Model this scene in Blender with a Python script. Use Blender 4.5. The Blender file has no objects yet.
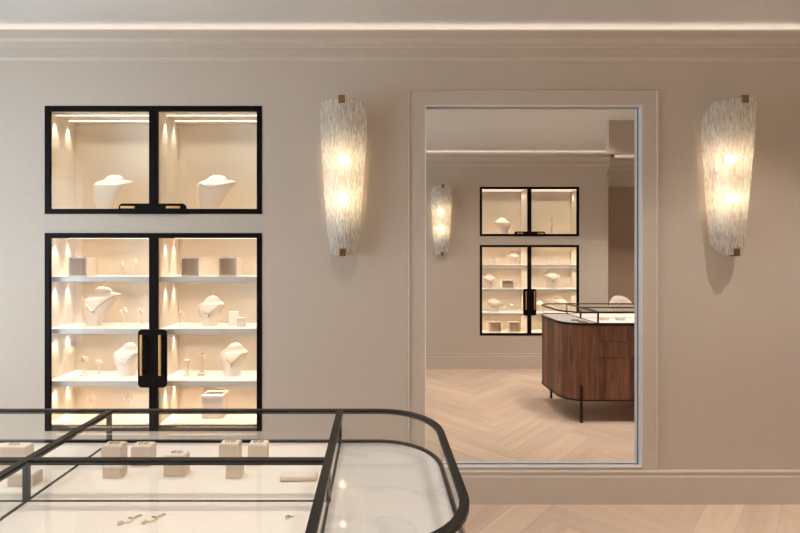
import bpy, bmesh, math, random
from mathutils import Vector, Matrix
random.seed(7)
PI = math.pi
U = 1/175.0            # one scene unit (u) in metres; everything below is laid out in u
F = 460.0              # distance from the camera to the display wall, in u
EYE = 248.0            # camera height, in u
WALL_Y = 460.0         # display wall
BACK_Y = -75.0         # wall behind the camera
MIR_Y = 465.0          # face of the recessed mirror
LEFT_X, RIGHT_X = -560.0, 700.0
CEIL = EYE + 225.6

scn = bpy.context.scene
COL = scn.collection

# ------------------------------------------------------------------ camera
cam = bpy.data.cameras.new('camera')
cam.sensor_width = 36; cam.lens = F/800*36
cam.shift_x = (400-377)/800; cam.shift_y = (255-266.5)/800
cam.clip_start = 0.01
camo = bpy.data.objects.new('camera', cam); COL.objects.link(camo)
camo.location = (0, 0, EYE*U); camo.rotation_euler = (PI/2, 0, 0)
scn.camera = camo

# ------------------------------------------------------------------ world, light levels, exposure
world = bpy.data.worlds.new('world'); scn.world = world
world.use_nodes = True
bg = world.node_tree.nodes['Background']
bg.inputs[0].default_value = (0.72, 0.84, 1.0, 1); bg.inputs[1].default_value = 2.0
P_WINDOW = 27.0
P_COVE = .06           # watts per metre of cove strip
P_CAB = 0.27            # watts per cabinet strip
P_CAB_UP = 0.35
P_SPOT = 2.0
P_SCONCE = 1.15         # watts per bulb
P_DOWN = 31.0
WARM = (1.0, 0.90, 0.83); WARM2 = (1.0, 0.87, 0.72); CABC = (1.0, 0.87, 0.70)
scn.view_settings.view_transform = 'Standard'
scn.view_settings.look = 'None'
scn.view_settings.gamma = 1
scn.view_settings.use_curve_mapping = False
scn.view_settings.exposure = 0.75
scn.cycles.use_denoising = True
scn.cycles.max_bounces = 14; scn.cycles.transparent_max_bounces = 24
scn.cycles.diffuse_bounces = 6; scn.cycles.glossy_bounces = 6; scn.cycles.transmission_bounces = 8
scn.cycles.caustics_reflective = False; scn.cycles.caustics_refractive = False
scn.cycles.sample_clamp_indirect = 14

def area_light(name, loc, size, power, color, parent=None, rot=(0, 0, 0), spread=PI):
    l = bpy.data.lights.new(name, 'AREA'); l.shape = 'RECTANGLE'
    l.size, l.size_y = size[0]*U, size[1]*U
    l.energy = power; l.color = color; l.spread = spread
    o = bpy.data.objects.new(name, l); COL.objects.link(o)
    o.location = Vector(loc)*U; o.rotation_euler = rot
    if parent: o.parent = parent
    return o

# daylight entering by the shop window in the left wall
area_light('window_daylight', (LEFT_X-14, 190, 235), (300, 330), P_WINDOW, (0.72, 0.86, 1.0), rot=(0, -PI/2, 0))

# ------------------------------------------------------------------ materials
def mat(name, color=(.8, .8, .8), rough=.5, metal=0.0, spec=.5, emit=None, estr=0):
    m = bpy.data.materials.new(name); m.use_nodes = True
    b = m.node_tree.nodes['Principled BSDF']
    b.inputs['Base Color'].default_value = (*color, 1)
    b.inputs['Roughness'].default_value = rough
    b.inputs['Metallic'].default_value = metal
    b.inputs['Specular IOR Level'].default_value = spec
    if emit:
        b.inputs['Emission Color'].default_value = (*emit, 1); b.inputs['Emission Strength'].default_value = estr
    return m

def N(m, t, **kw):
    n = m.node_tree.nodes.new(t)
    for k, v in kw.items(): setattr(n, k, v)
    return n

def noisy(m, scale=(1, 1, 1), nscale=8, c1=(0, 0, 0), c2=(1, 1, 1), bump=0.0, detail=4, coord='Object', dist=0.002, lo=.3, hi=.7):
    nt = m.node_tree; b = nt.nodes['Principled BSDF']
    tc = N(m, 'ShaderNodeTexCoord'); mp = N(m, 'ShaderNodeMapping'); mp.inputs['Scale'].default_value = scale
    nz = N(m, 'ShaderNodeTexNoise'); nz.inputs['Scale'].default_value = nscale; nz.inputs['Detail'].default_value = detail
    cr = N(m, 'ShaderNodeValToRGB')
    cr.color_ramp.elements[0].color = (*c1, 1); cr.color_ramp.elements[1].color = (*c2, 1)
    cr.color_ramp.elements[0].position = lo; cr.color_ramp.elements[1].position = hi
    L = nt.links
    L.new(tc.outputs[coord], mp.inputs[0]); L.new(mp.outputs[0], nz.inputs['Vector'])
    L.new(nz.outputs['Fac'], cr.inputs[0]); L.new(cr.outputs[0], b.inputs['Base Color'])
    if bump:
        bp = N(m, 'ShaderNodeBump'); bp.inputs['Strength'].default_value = bump; bp.inputs['Distance'].default_value = dist
        L.new(nz.outputs['Fac'], bp.inputs['Height']); L.new(bp.outputs[0], b.inputs['Normal'])
    return m

M = {}
M['wall'] = noisy(mat('wall_paint', rough=.7, spec=.25), nscale=90, c1=(.58, .505, .425), c2=(.61, .535, .45), bump=.12, dist=.0006)
M['trim'] = noisy(mat('trim_paint', rough=.45, spec=.4), nscale=30, c1=(.59, .515, .435), c2=(.61, .535, .45))
M['ceiling'] = noisy(mat('ceiling_paint', rough=.8, spec=.2), nscale=60, c1=(.70, .69, .67), c2=(.72, .71, .69), bump=.05, dist=.0005)
M['bronze_wall'] = noisy(mat('brown_wall_panel', rough=.6, spec=.3), scale=(6, 6, .6), nscale=12, c1=(.36, .26, .185), c2=(.40, .29, .21))
M['black'] = noisy(mat('black_bronze_metal', rough=.5, metal=.0, spec=.08), nscale=60, c1=(.006, .003, .003), c2=(.009, .005, .005))
M['frame'] = noisy(mat('dark_bronze_metal', rough=.38, metal=.3, spec=.4), nscale=40, c1=(.010, .007, .006), c2=(.016, .012, .010))
M['brass'] = noisy(mat('brushed_brass', rough=.3, metal=.85), scale=(1, 1, 12), nscale=30, c1=(.80, .47, .15), c2=(.90, .56, .20))
M['old_brass'] = noisy(mat('aged_brass', rough=.35, metal=.9), nscale=40, c1=(.22, .13, .055), c2=(.32, .20, .09))
M['gold'] = mat('gold', (.95, .62, .28), .2, 1.0)
M['silver'] = mat('silver', (.9, .88, .85), .15, 1.0)
M['liner'] = noisy(mat('cabinet_lining', rough=.75, spec=.2), scale=(3, 3, 3), nscale=120, c1=(.72, .63, .53), c2=(.76, .68, .58), bump=.1, dist=.0004)
M['shelf'] = noisy(mat('shelf_lacquer', rough=.3, spec=.5), nscale=20, c1=(.64, .61, .59), c2=(.68, .65, .63))
M['bust'] = noisy(mat('cream_leatherette', rough=.6, spec=.3), nscale=400, c1=(.80, .67, .56), c2=(.86, .74, .63), bump=.1, dist=.0003)
M['pad'] = noisy(mat('blush_suede', rough=.85, spec=.15), nscale=300, c1=(.84, .745, .68), c2=(.88, .785, .72), bump=.15, dist=.0004)
M['plinth'] = noisy(mat('beige_suede', rough=.8, spec=.15), nscale=300, c1=(.76, .63, .52), c2=(.81, .68, .57), bump=.1, dist=.0004)
M['white'] = noisy(mat('white_lacquer', rough=.35, spec=.5), nscale=30, c1=(.88, .87, .86), c2=(.90, .89, .88))
M['boucle'] = noisy(mat('cream_boucle', rough=.9, spec=.1), nscale=160, c1=(.62, .53, .44), c2=(.86, .78, .68), bump=.6, dist=.003)
M['leg_metal'] = mat('black_leg_metal', (.012, .012, .013), .4, .3)
M['mirror'] = mat('mirror_silvering', (.93, .925, .915), .0, 1.0)
M['led'] = mat('led_diffuser', (.9, .85, .8), .4, emit=(1, .9, .76), estr=1.6)
M['cove_led'] = mat('cove_led', (.9, .85, .8), .4, emit=(1, .90, .78), estr=1.2)
M['bulb'] = mat('bulb_glass', (1, .9, .8), .4, emit=(1, .74, .42), estr=16)
M['porcelain'] = mat('white_socket', (.85, .82, .78), .4)
M['plaster_dark'] = mat('outer_shell', (.5, .45, .4), .8)
M['steel'] = mat('brushed_steel_edge', (.70, .72, .75), .35, .6)
M['dl'] = mat('added_downlight_lens', (.9, .9, .9), .4, emit=(1, .85, .68), estr=8)

# marble
m = mat('white_marble', rough=.32, spec=.4); M['marble'] = m
nt = m.node_tree; b = nt.nodes['Principled BSDF']
tc = N(m, 'ShaderNodeTexCoord'); n1 = N(m, 'ShaderNodeTexNoise'); n1.inputs['Scale'].default_value = 2.2; n1.inputs['Detail'].default_value = 8; n1.inputs['Distortion'].default_value = 1.6
cr = N(m, 'ShaderNodeValToRGB'); e = cr.color_ramp.elements
e[0].position = .42; e[0].color = (.61, .56, .54, 1); e[1].position = .56; e[1].color = (.63, .58, .56, 1)
k = e.new(.49); k.color = (.53, .49, .475, 1); k = e.new(.47); k.color = (.59, .545, .525, 1); k = e.new(.51); k.color = (.61, .56, .54, 1)
nt.links.new(tc.outputs['Object'], n1.inputs['Vector']); nt.links.new(n1.outputs['Fac'], cr.inputs[0]); nt.links.new(cr.outputs[0], b.inputs['Base Color'])

# clear glass: fresnel mix of transparent and glossy
def glass_mat(name, tint, refl=1.0, rough=0.0, ior=1.45):
    m = bpy.data.materials.new(name); m.use_nodes = True; nt = m.node_tree; nt.nodes.clear()
    out = N(m, 'ShaderNodeOutputMaterial'); mx = N(m, 'ShaderNodeMixShader'); tr = N(m, 'ShaderNodeBsdfTransparent')
    gl = N(m, 'ShaderNodeBsdfGlossy'); fr = N(m, 'ShaderNodeFresnel'); mu = N(m, 'ShaderNodeMath', operation='MULTIPLY')
    tr.inputs[0].default_value = (*tint, 1); gl.inputs[0].default_value = (1, 1, 1, 1); gl.inputs['Roughness'].default_value = rough
    fr.inputs['IOR'].default_value = ior; mu.inputs[1].default_value = refl
    L = nt.links
    ge = N(m, 'ShaderNodeNewGeometry'); bk = N(m, 'ShaderNodeMath', operation='SUBTRACT'); bk.inputs[0].default_value = 1; m2 = N(m, 'ShaderNodeMath', operation='MULTIPLY')
    L.new(ge.outputs['Backfacing'], bk.inputs[1]); L.new(bk.outputs[0], m2.inputs[0]); L.new(mu.outputs[0], m2.inputs[1])   # reflect at the entry face only
    L.new(fr.outputs[0], mu.inputs[0]); L.new(m2.outputs[0], mx.inputs[0]); L.new(tr.outputs[0], mx.inputs[1]); L.new(gl.outputs[0], mx.inputs[2]); L.new(mx.outputs[0], out.inputs[0])
    return m
M['glass'] = glass_mat('clear_glass', (.985, .99, .985), .55)
M['top_glass'] = glass_mat('counter_glass', (.975, .985, .975), .75)
M['window_glass'] = glass_mat('window_glass', (.95, .97, .97), .5)

# textured cast glass of the sconces
m = bpy.data.materials.new('rippled_cast_glass'); m.use_nodes = True; M['cast'] = m; nt = m.node_tree; nt.nodes.clear(); L = nt.links
out = N(m, 'ShaderNodeOutputMaterial'); tc = N(m, 'ShaderNodeTexCoord'); mp = N(m, 'ShaderNodeMapping'); mp.inputs['Scale'].default_value = (1, 1, .16)
nz = N(m, 'ShaderNodeTexNoise'); nz.inputs['Scale'].default_value = 130; nz.inputs['Detail'].default_value = 5; nz.inputs['Distortion'].default_value = .6
L.new(tc.outputs['Object'], mp.inputs[0]); L.new(mp.outputs[0], nz.inputs['Vector'])
bp = N(m, 'ShaderNodeBump'); bp.inputs['Strength'].default_value = 1.0; bp.inputs['Distance'].default_value = .008; L.new(nz.outputs['Fac'], bp.inputs['Height'])
cr = N(m, 'ShaderNodeValToRGB'); cr.color_ramp.elements[0].position = .36; cr.color_ramp.elements[1].position = .66
cr.color_ramp.elements[0].color = (.42, .42, .42, 1); cr.color_ramp.elements[1].color = (.86, .86, .86, 1); L.new(nz.outputs['Fac'], cr.inputs[0])
tl = N(m, 'ShaderNodeBsdfTranslucent'); tl.inputs[0].default_value = (1.0, .97, .92, 1); L.new(bp.outputs[0], tl.inputs['Normal'])
df = N(m, 'ShaderNodeBsdfDiffuse'); df.inputs[0].default_value = (.97, .94, .90, 1); L.new(bp.outputs[0], df.inputs['Normal'])
gl = N(m, 'ShaderNodeBsdfGlossy'); gl.inputs['Roughness'].default_value = .12; L.new(bp.outputs[0], gl.inputs['Normal'])
tp = N(m, 'ShaderNodeBsdfRefraction'); tp.inputs['Roughness'].default_value = .2; tp.inputs['IOR'].default_value = 1.12; L.new(bp.outputs[0], tp.inputs['Normal'])
a1 = N(m, 'ShaderNodeMixShader'); a1.inputs[0].default_value = .3; L.new(tl.outputs[0], a1.inputs[1]); L.new(df.outputs[0], a1.inputs[2])
a2 = N(m, 'ShaderNodeMixShader'); L.new(cr.outputs[0], a2.inputs[0]); L.new(tp.outputs[0], a2.inputs[1]); L.new(a1.outputs[0], a2.inputs[2])
a3 = N(m, 'ShaderNodeMixShader'); a3.inputs[0].default_value = .10; L.new(a2.outputs[0], a3.inputs[1]); L.new(gl.outputs[0], a3.inputs[2])
L.new(a3.outputs[0], out.inputs[0])

# wood with per-board variation: reads the 'board' colour attribute and the UVs (u across, v along, in metres)
def wood_mat(name, cols, rough, grain, bump):
    m = mat(name, rough=rough, spec=.35); nt = m.node_tree; L = nt.links; b = nt.nodes['Principled BSDF']
    uv = N(m, 'ShaderNodeUVMap'); at = N(m, 'ShaderNodeVertexColor'); at.layer_name = 'board'
    sp = N(m, 'ShaderNodeSeparateColor'); L.new(at.outputs[0], sp.inputs[0])
    mp = N(m, 'ShaderNodeMapping'); mp.inputs['Scale'].default_value = (grain, grain*.07, 1); L.new(uv.outputs[0], mp.inputs[0])
    nz = N(m, 'ShaderNodeTexNoise', noise_dimensions='4D'); nz.inputs['Scale'].default_value = 1; nz.inputs['Detail'].default_value = 6; nz.inputs['Distortion'].default_value = .8
    mw = N(m, 'ShaderNodeMath', operation='MULTIPLY'); mw.inputs[1].default_value = 57; L.new(sp.outputs[0], mw.inputs[0])
    L.new(mp.outputs[0], nz.inputs['Vector']); L.new(mw.outputs[0], nz.inputs['W'])
    cr = N(m, 'ShaderNodeValToRGB'); cr.color_ramp.elements[0].position = .28; cr.color_ramp.elements[1].position = .75
    cr.color_ramp.elements[0].color = (*cols[0], 1); cr.color_ramp.elements[1].color = (*cols[1], 1); L.new(nz.outputs['Fac'], cr.inputs[0])
    hv = N(m, 'ShaderNodeHueSaturation'); mr = N(m, 'ShaderNodeMapRange'); mr.inputs[3].default_value = cols[2]; mr.inputs[4].default_value = cols[3]
    L.new(sp.outputs[1], mr.inputs[0]); L.new(mr.outputs[0], hv.inputs['Value']); L.new(cr.outputs[0], hv.inputs['Color']); L.new(hv.outputs[0], b.inputs['Base Color'])
    bp = N(m, 'ShaderNodeBump'); bp.inputs['Strength'].default_value = bump; bp.inputs['Distance'].default_value = .001
    L.new(nz.outputs['Fac'], bp.inputs['Height']); L.new(bp.outputs[0], b.inputs['Normal'])
    return m
M['oak'] = wood_mat('oak_floorboards', ((.62, .455, .33), (.76, .60, .465), .93, 1.07), .42, 16, .06)
M['walnut'] = wood_mat('walnut_veneer', ((.10, .040, .023), (.27, .13, .08), .65, 1.3), .38, 34, .08)

# ------------------------------------------------------------------ mesh helpers (coordinates in u)
class MB:
    def __init__(s):
        s.bm = bmesh.new(); s.uv = None
    def face(s, pts):
        return s.bm.faces.new([s.bm.verts.new(p) for p in pts])
    def box(s, x0, x1, y0, y1, z0, z1):
        v = [s.bm.verts.new((x, y, z)) for z in (z0, z1) for y in (y0, y1) for x in (x0, x1)]
        for f in ((0, 2, 3, 1), (4, 5, 7, 6), (0, 1, 5, 4), (2, 6, 7, 3), (0, 4, 6, 2), (1, 3, 7, 5)):
            s.bm.faces.new([v[i] for i in f])
        return s
    def prism(s, poly, z0, z1, axis='z'):
        def P(a, b, c):
            return (a, b, c) if axis == 'z' else ((c, a, b) if axis == 'x' else (a, c, b))
        lo = [s.bm.verts.new(P(a, b, z0)) for a, b in poly]; hi = [s.bm.verts.new(P(a, b, z1)) for a, b in poly]
        n = len(poly)
        s.bm.faces.new(lo); s.bm.faces.new(hi[::-1])
        for i in range(n): s.bm.faces.new((lo[i], hi[i], hi[(i+1) % n], lo[(i+1) % n]))
        return s
    def ring(s, outer, inner, z0, z1, axis='z'):
        def P(a, b, c):
            return (a, b, c) if axis == 'z' else (a, c, b)
        n = len(outer)
        vs = [[s.bm.verts.new(P(a, b, z)) for a, b in poly] for poly in (outer, inner) for z in (z0, z1)]
        ol, oh, il, ih = vs
        for i in range(n):
            j = (i+1) % n
            for q in ((ol[i], ol[j], oh[j], oh[i]), (il[j], il[i], ih[i], ih[j]), (oh[i], oh[j], ih[j], ih[i]), (ol[j], ol[i], il[i], il[j])):
                s.bm.faces.new(q)
        return s
    def loft(s, rings, cap=True):
        vs = [[s.bm.verts.new(p) for p in r] for r in rings]; n = len(rings[0])
        for a, b in zip(vs, vs[1:]):
            for i in range(n): s.bm.faces.new((a[i], a[(i+1) % n], b[(i+1) % n], b[i]))
        if cap: s.bm.faces.new(vs[0][::-1]); s.bm.faces.new(vs[-1])
        return s
    def cyl(s, p0, p1, r0, r1=None, n=16):
        r1 = r0 if r1 is None else r1
        p0, p1 = Vector(p0), Vector(p1); d = (p1-p0).normalized()
        a = d.orthogonal().normalized(); c = d.cross(a)
        s.loft([[p + a*r*math.cos(2*PI*i/n) + c*r*math.sin(2*PI*i/n) for i in range(n)] for p, r in ((p0, r0), (p1, r1))])
        return s
    def lathe(s, prof, c=(0, 0, 0), n=20):
        s.loft([[(c[0]+r*math.cos(2*PI*i/n), c[1]+r*math.sin(2*PI*i/n), c[2]+z) for i in range(n)] for r, z in prof])
        return s
    def tube(s, pts, r, n=6, closed=False):
        pts = [Vector(p) for p in pts]; m = len(pts); rings = []; prev = None
        for i, p in enumerate(pts):
            t = (pts[(i+1) % m]-pts[i-1]) if closed else (pts[min(i+1, m-1)]-pts[max(i-1, 0)])
            t.normalize()
            a = prev - t*prev.dot(t) if prev else t.orthogonal()
            a.normalize(); prev = a; c = t.cross(a)
            rings.append([p + a*r*math.cos(2*PI*k/n) + c*r*math.sin(2*PI*k/n) for k in range(n)])
        if closed: rings.append(rings[0])
        s.loft(rings, not closed)
        return s
    def build(s, name, m, parent=None, loc=None, rotz=0, smooth=False, bevel=0, solid=0):
        bmesh.ops.scale(s.bm, vec=(U, U, U), verts=s.bm.verts)
        if smooth: bmesh.ops.remove_doubles(s.bm, verts=s.bm.verts, dist=1e-5)
        bmesh.ops.recalc_face_normals(s.bm, faces=s.bm.faces)
        me = bpy.data.meshes.new(name); s.bm.to_mesh(me); s.bm.free()
        me.materials.append(M[m] if isinstance(m, str) else m)
        o = bpy.data.objects.new(name, me); COL.objects.link(o)
        if smooth:
            for p in me.polygons: p.use_smooth = True
            me.set_sharp_from_angle(angle=math.radians(50))
        if bevel:
            md = o.modifiers.new('bevel', 'BEVEL'); md.width = bevel*U; md.segments = 2; md.limit_method = 'ANGLE'
        if solid:
            md = o.modifiers.new('solid', 'SOLIDIFY'); md.thickness = solid*U; md.offset = 0
        if parent: o.parent = parent
        if loc: o.location = Vector(loc)*U
        if rotz: o.rotation_euler.z = rotz
        return o

def thing(name, label, cat, loc=(0, 0, 0), rotz=0, group=None):
    o = bpy.data.objects.new(name, None); COL.objects.link(o)
    o.empty_display_size = .05
    o.location = Vector(loc)*U; o.rotation_euler = (0, 0, rotz)
    o['label'] = label; o['category'] = cat
    if group: o['group'] = group
    return o
def tag(o, label, cat, group=None):
    o['label'] = label; o['category'] = cat
    if group: o['group'] = group
    return o
def dup(root, loc, rotz, label, group=None):
    def cp(o, parent):
        c = o.copy(); COL.objects.link(c); c.parent = parent
        for ch in list(o.children): cp(ch, c)
        return c
    r = cp(root, None); r.location = Vector(loc)*U; r.rotation_euler = (0, 0, rotz); r['label'] = label
    if group: r['group'] = group
    elif 'group' in r: del r['group']
    return r
def struct(name, mb, m, **kw):
    o = mb.build(name, m, **kw)
    if not o.parent: o['kind'] = 'structure'
    return o
def grid_wall(mb, x0, x1, z0, z1, y0, y1, holes, axis='x'):
    xs = sorted({x0, x1, *[h[0] for h in holes], *[h[1] for h in holes]}); zs = sorted({z0, z1, *[h[2] for h in holes], *[h[3] for h in holes]})
    for a, b in zip(xs, xs[1:]):
        run = None
        for c, d in zip(zs, zs[1:]):
            cx, cz = (a+b)/2, (c+d)/2
            if any(h[0] < cx < h[1] and h[2] < cz < h[3] for h in holes):
                if run: put_run(mb, a, b, y0, y1, run, axis); run = None
            else: run = (run[0], d) if run else (c, d)
        if run: put_run(mb, a, b, y0, y1, run, axis)
def put_run(mb, a, b, y0, y1, run, axis):
    if axis == 'x': mb.box(a, b, y0, y1, run[0], run[1])
    else: mb.box(y0, y1, a, b, run[0], run[1])

# ------------------------------------------------------------------ the room
CAB_X = -223.5; CAB2_X = 333.0; HW = 108.5
UP = (289, 397); LO = (72, 270)
MX0, MX1, MZ0, MZ1 = 48, 264.5, 36, 397.5

wm = MB()
grid_wall(wm, LEFT_X-10, RIGHT_X+10, 0, CEIL+12, WALL_Y, WALL_Y+5,
          [(CAB_X-HW, CAB_X+HW, *UP), (CAB_X-HW, CAB_X+HW, *LO), (MX0, MX1, MZ0, MZ1)])
struct('wall_front', wm, 'wall')
wm = MB()
OPP_END = 505
grid_wall(wm, LEFT_X-10, OPP_END, 0, CEIL+12, BACK_Y-5, BACK_Y, [(CAB2_X-HW, CAB2_X+HW, *UP), (CAB2_X-HW, CAB2_X+HW, *LO)])
wm.box(OPP_END-5, OPP_END, BACK_Y-50, BACK_Y-5, 0, CEIL+12)
wm.box(OPP_END, RIGHT_X+10, BACK_Y-50, BACK_Y-45, 0, CEIL+12)
struct('wall_back', wm, 'wall')
struct('wall_back_panelling', MB().box(OPP_END+.2, RIGHT_X-.2, BACK_Y-45, BACK_Y-43.5, 33, 403), 'bronze_wall')
struct('wall_right', MB().box(RIGHT_X, RIGHT_X+6, BACK_Y-50, WALL_Y, 0, CEIL+12), 'wall')
wm = MB(); grid_wall(wm, BACK_Y-5, WALL_Y+5, 0, CEIL+12, LEFT_X-8, LEFT_X, [(30, 350, 60, 410)], axis='y')
struct('wall_left', wm, 'wall')
# shop window in the left wall
w = MB()
w.ring([(30, 60), (350, 60), (350, 410), (30, 410)], [(38, 68), (342, 68), (342, 402), (38, 402)], -2, 4)
w.box(187, 193, 68, 402, -1, 3)
for v in w.bm.verts: v.co = Vector((LEFT_X-4+v.co.z, v.co.x, v.co.y))
bmw = MB(); bmw.bm = w.bm
wf = struct('window_1', bmw, 'black')
MB().box(LEFT_X-4, LEFT_X-3, 38, 342, 68, 402).build('window_pane', 'window_glass', wf)
struct('ceiling', MB().box(LEFT_X-10, RIGHT_X+10, BACK_Y-50, WALL_Y+5, CEIL, CEIL+8), 'ceiling')
struct('ceiling_bulkhead', MB().box(388, RIGHT_X, 152, 160, 419, CEIL), 'wall')

# floor: herringbone oak boards
def herringbone():
    bm = bmesh.new(); uvl = bm.loops.layers.uv.new('UVMap'); cl = bm.loops.layers.float_color.new('board')
    W, Ln = 27.0, 162.0; ang = math.radians(45); ca, sa = math.cos(ang), math.sin(ang); g = .08
    def plank(x0, y0, w, h):
        cx, cy = x0+w/2, y0+h/2; X, Y = cx*ca-cy*sa+60, cx*sa+cy*ca+190
        if not (LEFT_X-60 < X < RIGHT_X+60 and BACK_Y-100 < Y < WALL_Y+60): return
        a, c = random.random(), random.random(); col = (a, c, 0, 1)
        cs = [(x0+g, y0+g), (x0+w-g, y0+g), (x0+w-g, y0+h-g), (x0+g, y0+h-g)]
        vs = [bm.verts.new(((x*ca-y*sa+60)*U, (x*sa+y*ca+190)*U, 0)) for x, y in cs]
        f = bm.faces.new(vs)
        for lp, (x, y) in zip(f.loops, cs):
            u, v = ((x-x0)*U, (y-y0)*U) if h > w else ((y-y0)*U, (x-x0)*U)
            lp[uvl].uv = (u, v); lp[cl] = col
    for i in range(-90, 91):
        for j in range(-14, 15):
            ox, oy = i*W + j*Ln, i*W - j*Ln
            plank(ox, oy, Ln, W); plank(ox-W, oy, W, Ln)
    me = bpy.data.meshes.new('floor'); bm.to_mesh(me); bm.free(); me.materials.append(M['oak'])
    o = bpy.data.objects.new('floor', me); COL.objects.link(o); o['kind'] = 'structure'
    return o
fl = herringbone()
M['joint'] = mat('floor_joint', (.36, .25, .16), .8)
struct('floor_slab', MB().box(LEFT_X-10, RIGHT_X+10, BACK_Y-50, WALL_Y+5, -8, -.12), 'joint')

# cornice with an LED trough, skirting
COR = [(0, 193), (1.2, 193.6), (1.6, 195), (2.4, 196), (3.2, 196.6), (3.2, 205.6), (4.8, 206.5), (5.2, 208.5), (7.5, 210), (9, 212.5), (9, 220), (7.4, 220), (7.4, 216.5), (0, 216.5)]
SK = [(0, 0), (3, 0), (3, 27), (2.2, 28.2), (2.2, 30), (2.8, 31), (2.8, 32.5), (1.6, 33.5), (0, 33.5)]
def run_profile(name, prof, z0, x0, x1, wall, side):
    mb = MB(); mb.prism([(wall+side*a, z0+b) for a, b in prof], x0, x1, axis='x'); return struct(name, mb, 'trim')
def run_profile_y(name, prof, z0, y0, y1, wall, side):
    mb = MB()
    lo = [(wall+side*a, y0, z0+b) for a, b in prof]; hi = [(wall+side*a, y1, z0+b) for a, b in prof]
    mb.loft([lo, hi]); return struct(name, mb, 'trim')
t_f = run_profile('trim_front_cornice', COR, EYE, LEFT_X, RIGHT_X, WALL_Y, -1)
t_b = run_profile('trim_back_cornice', COR, EYE, LEFT_X, OPP_END+9, BACK_Y, 1)
t_r2 = run_profile('trim_recess_cornice', COR, EYE, OPP_END, RIGHT_X, BACK_Y-45, 1)
run_profile_y('trim_return_cornice', COR, EYE, BACK_Y-45, BACK_Y+9, OPP_END, 1)
run_profile_y('trim_left_cornice', COR, EYE, BACK_Y, WALL_Y, LEFT_X, 1)
run_profile_y('trim_right_cornice', COR, EYE, BACK_Y-45, WALL_Y, RIGHT_X, -1)
run_profile('baseboard_front', SK, 0, LEFT_X, RIGHT_X, WALL_Y, -1)
run_profile('baseboard_back', SK, 0, LEFT_X, OPP_END+3, BACK_Y, 1)
run_profile('baseboard_recess', SK, 0, OPP_END, RIGHT_X, BACK_Y-45, 1)
run_profile_y('baseboard_left', SK, 0, BACK_Y, WALL_Y, LEFT_X, 1)
run_profile_y('baseboard_right', SK, 0, BACK_Y-45, WALL_Y, RIGHT_X, -1)
for nm, x0, x1, wall, side, par in (('front', LEFT_X+4, RIGHT_X-4, WALL_Y, -1, t_f), ('back', LEFT_X+4, OPP_END+5, BACK_Y, 1, t_b), ('recess', OPP_END+4, RIGHT_X-4, BACK_Y-45, 1, t_r2)):
    MB().box(x0, x1, *sorted((wall+side*2, wall+side*5)), EYE+216.6, EYE+217.4).build('led_strip', 'cove_led', par)
    area_light('cove_light', ((x0+x1)/2, wall+side*3.5, EYE+217.6), (x1-x0, 2.5), P_COVE*(x1-x0)*U, WARM, par, rot=(PI, 0, 0))
# flat moulded surround and recessed mirror
mb = MB()
S0, S1, ST = 31, 280.5, 412.5
mb.box(S0, MX0, WALL_Y-1.2, WALL_Y, 33.5, ST); mb.box(MX1, S1, WALL_Y-1.2, WALL_Y, 33.5, ST); mb.box(MX0, MX1, WALL_Y-1.2, WALL_Y, MZ1, ST)
for x in (S0, S1-2.0): mb.prism([(x, WALL_Y-1.2), (x+1.0, WALL_Y-2.8), (x+2.0, WALL_Y-1.2)], 33.5, ST)
mb.prism([(WALL_Y-1.2, ST-2), (WALL_Y-2.6, ST-1), (WALL_Y-1.2, ST)], S0, S1, axis='x')
struct('trim_mirror_surround', mb, 'trim')
mir = thing('wall_mirror', 'tall frameless mirror recessed in the panelled wall between the two glass sconces', 'mirror', ((MX0+MX1)/2, MIR_Y, MZ0))
hw = (MX1-MX0)/2; hh = MZ1-MZ0
mb = MB(); mb.box(-hw+1.2, hw-1.2, 0, 1.0, 1.2, hh-1.2); mb.build('mirror_glass', 'mirror', mir)
mb = MB(); mb.ring([(-hw, 0), (hw, 0), (hw, hh), (-hw, hh)], [(-hw+1.1, 1.1), (hw-1.1, 1.1), (hw-1.1, hh-1.1), (-hw+1.1, hh-1.1)], -.6, 1.2, axis='y'); mb.build('edge_bead', 'frame', mir)
MB().box(-hw, hw, 1.2, 3, 0, hh).build('backing_board', 'plaster_dark', mir)
mb = MB(); mb.ring([(MX0, MZ0), (MX1, MZ0), (MX1, MZ1), (MX0, MZ1)], [(MX0+.8, MZ0+.8), (MX1-.8, MZ0+.8), (MX1-.8, MZ1-.8), (MX0+.8, MZ1-.8)], WALL_Y-1.2, MIR_Y-.7, axis='y')
struct('trim_mirror_reveal', mb, 'white')

# ------------------------------------------------------------------ display cabinets
def end_spot(loc, parent):      # the narrow-beam diode at the end of each strip, grazing the cabinet side
    l = bpy.data.lights.new('strip_end_diode', 'SPOT'); l.energy = P_SPOT; l.color = CABC
    l.spot_size = math.radians(36); l.spot_blend = .25; l.shadow_soft_size = .3*U
    o = bpy.data.objects.new('strip_end_diode', l); COL.objects.link(o); o.parent = parent; o.location = Vector(loc)*U
def rounded(x0, x1, z0, z1, r, corners='1111', n=5):
    pts = []
    for (cx, cz, a0, on) in ((x1-r, z0+r, -90, corners[0]), (x1-r, z1-r, 0, corners[1]), (x0+r, z1-r, 90, corners[2]), (x0+r, z0+r, 180, corners[3])):
        if on == '1':
            for i in range(n+1):
                a = math.radians(a0+90*i/n); pts.append((cx+r*math.cos(a), cz+r*math.sin(a)))
        else:
            pts.append({-90: (x1, z0), 0: (x1, z1), 90: (x0, z1), 180: (x0, z0)}[a0])
    return pts
CD = 46; CW = 112.0     # carcass depth and half width
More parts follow.
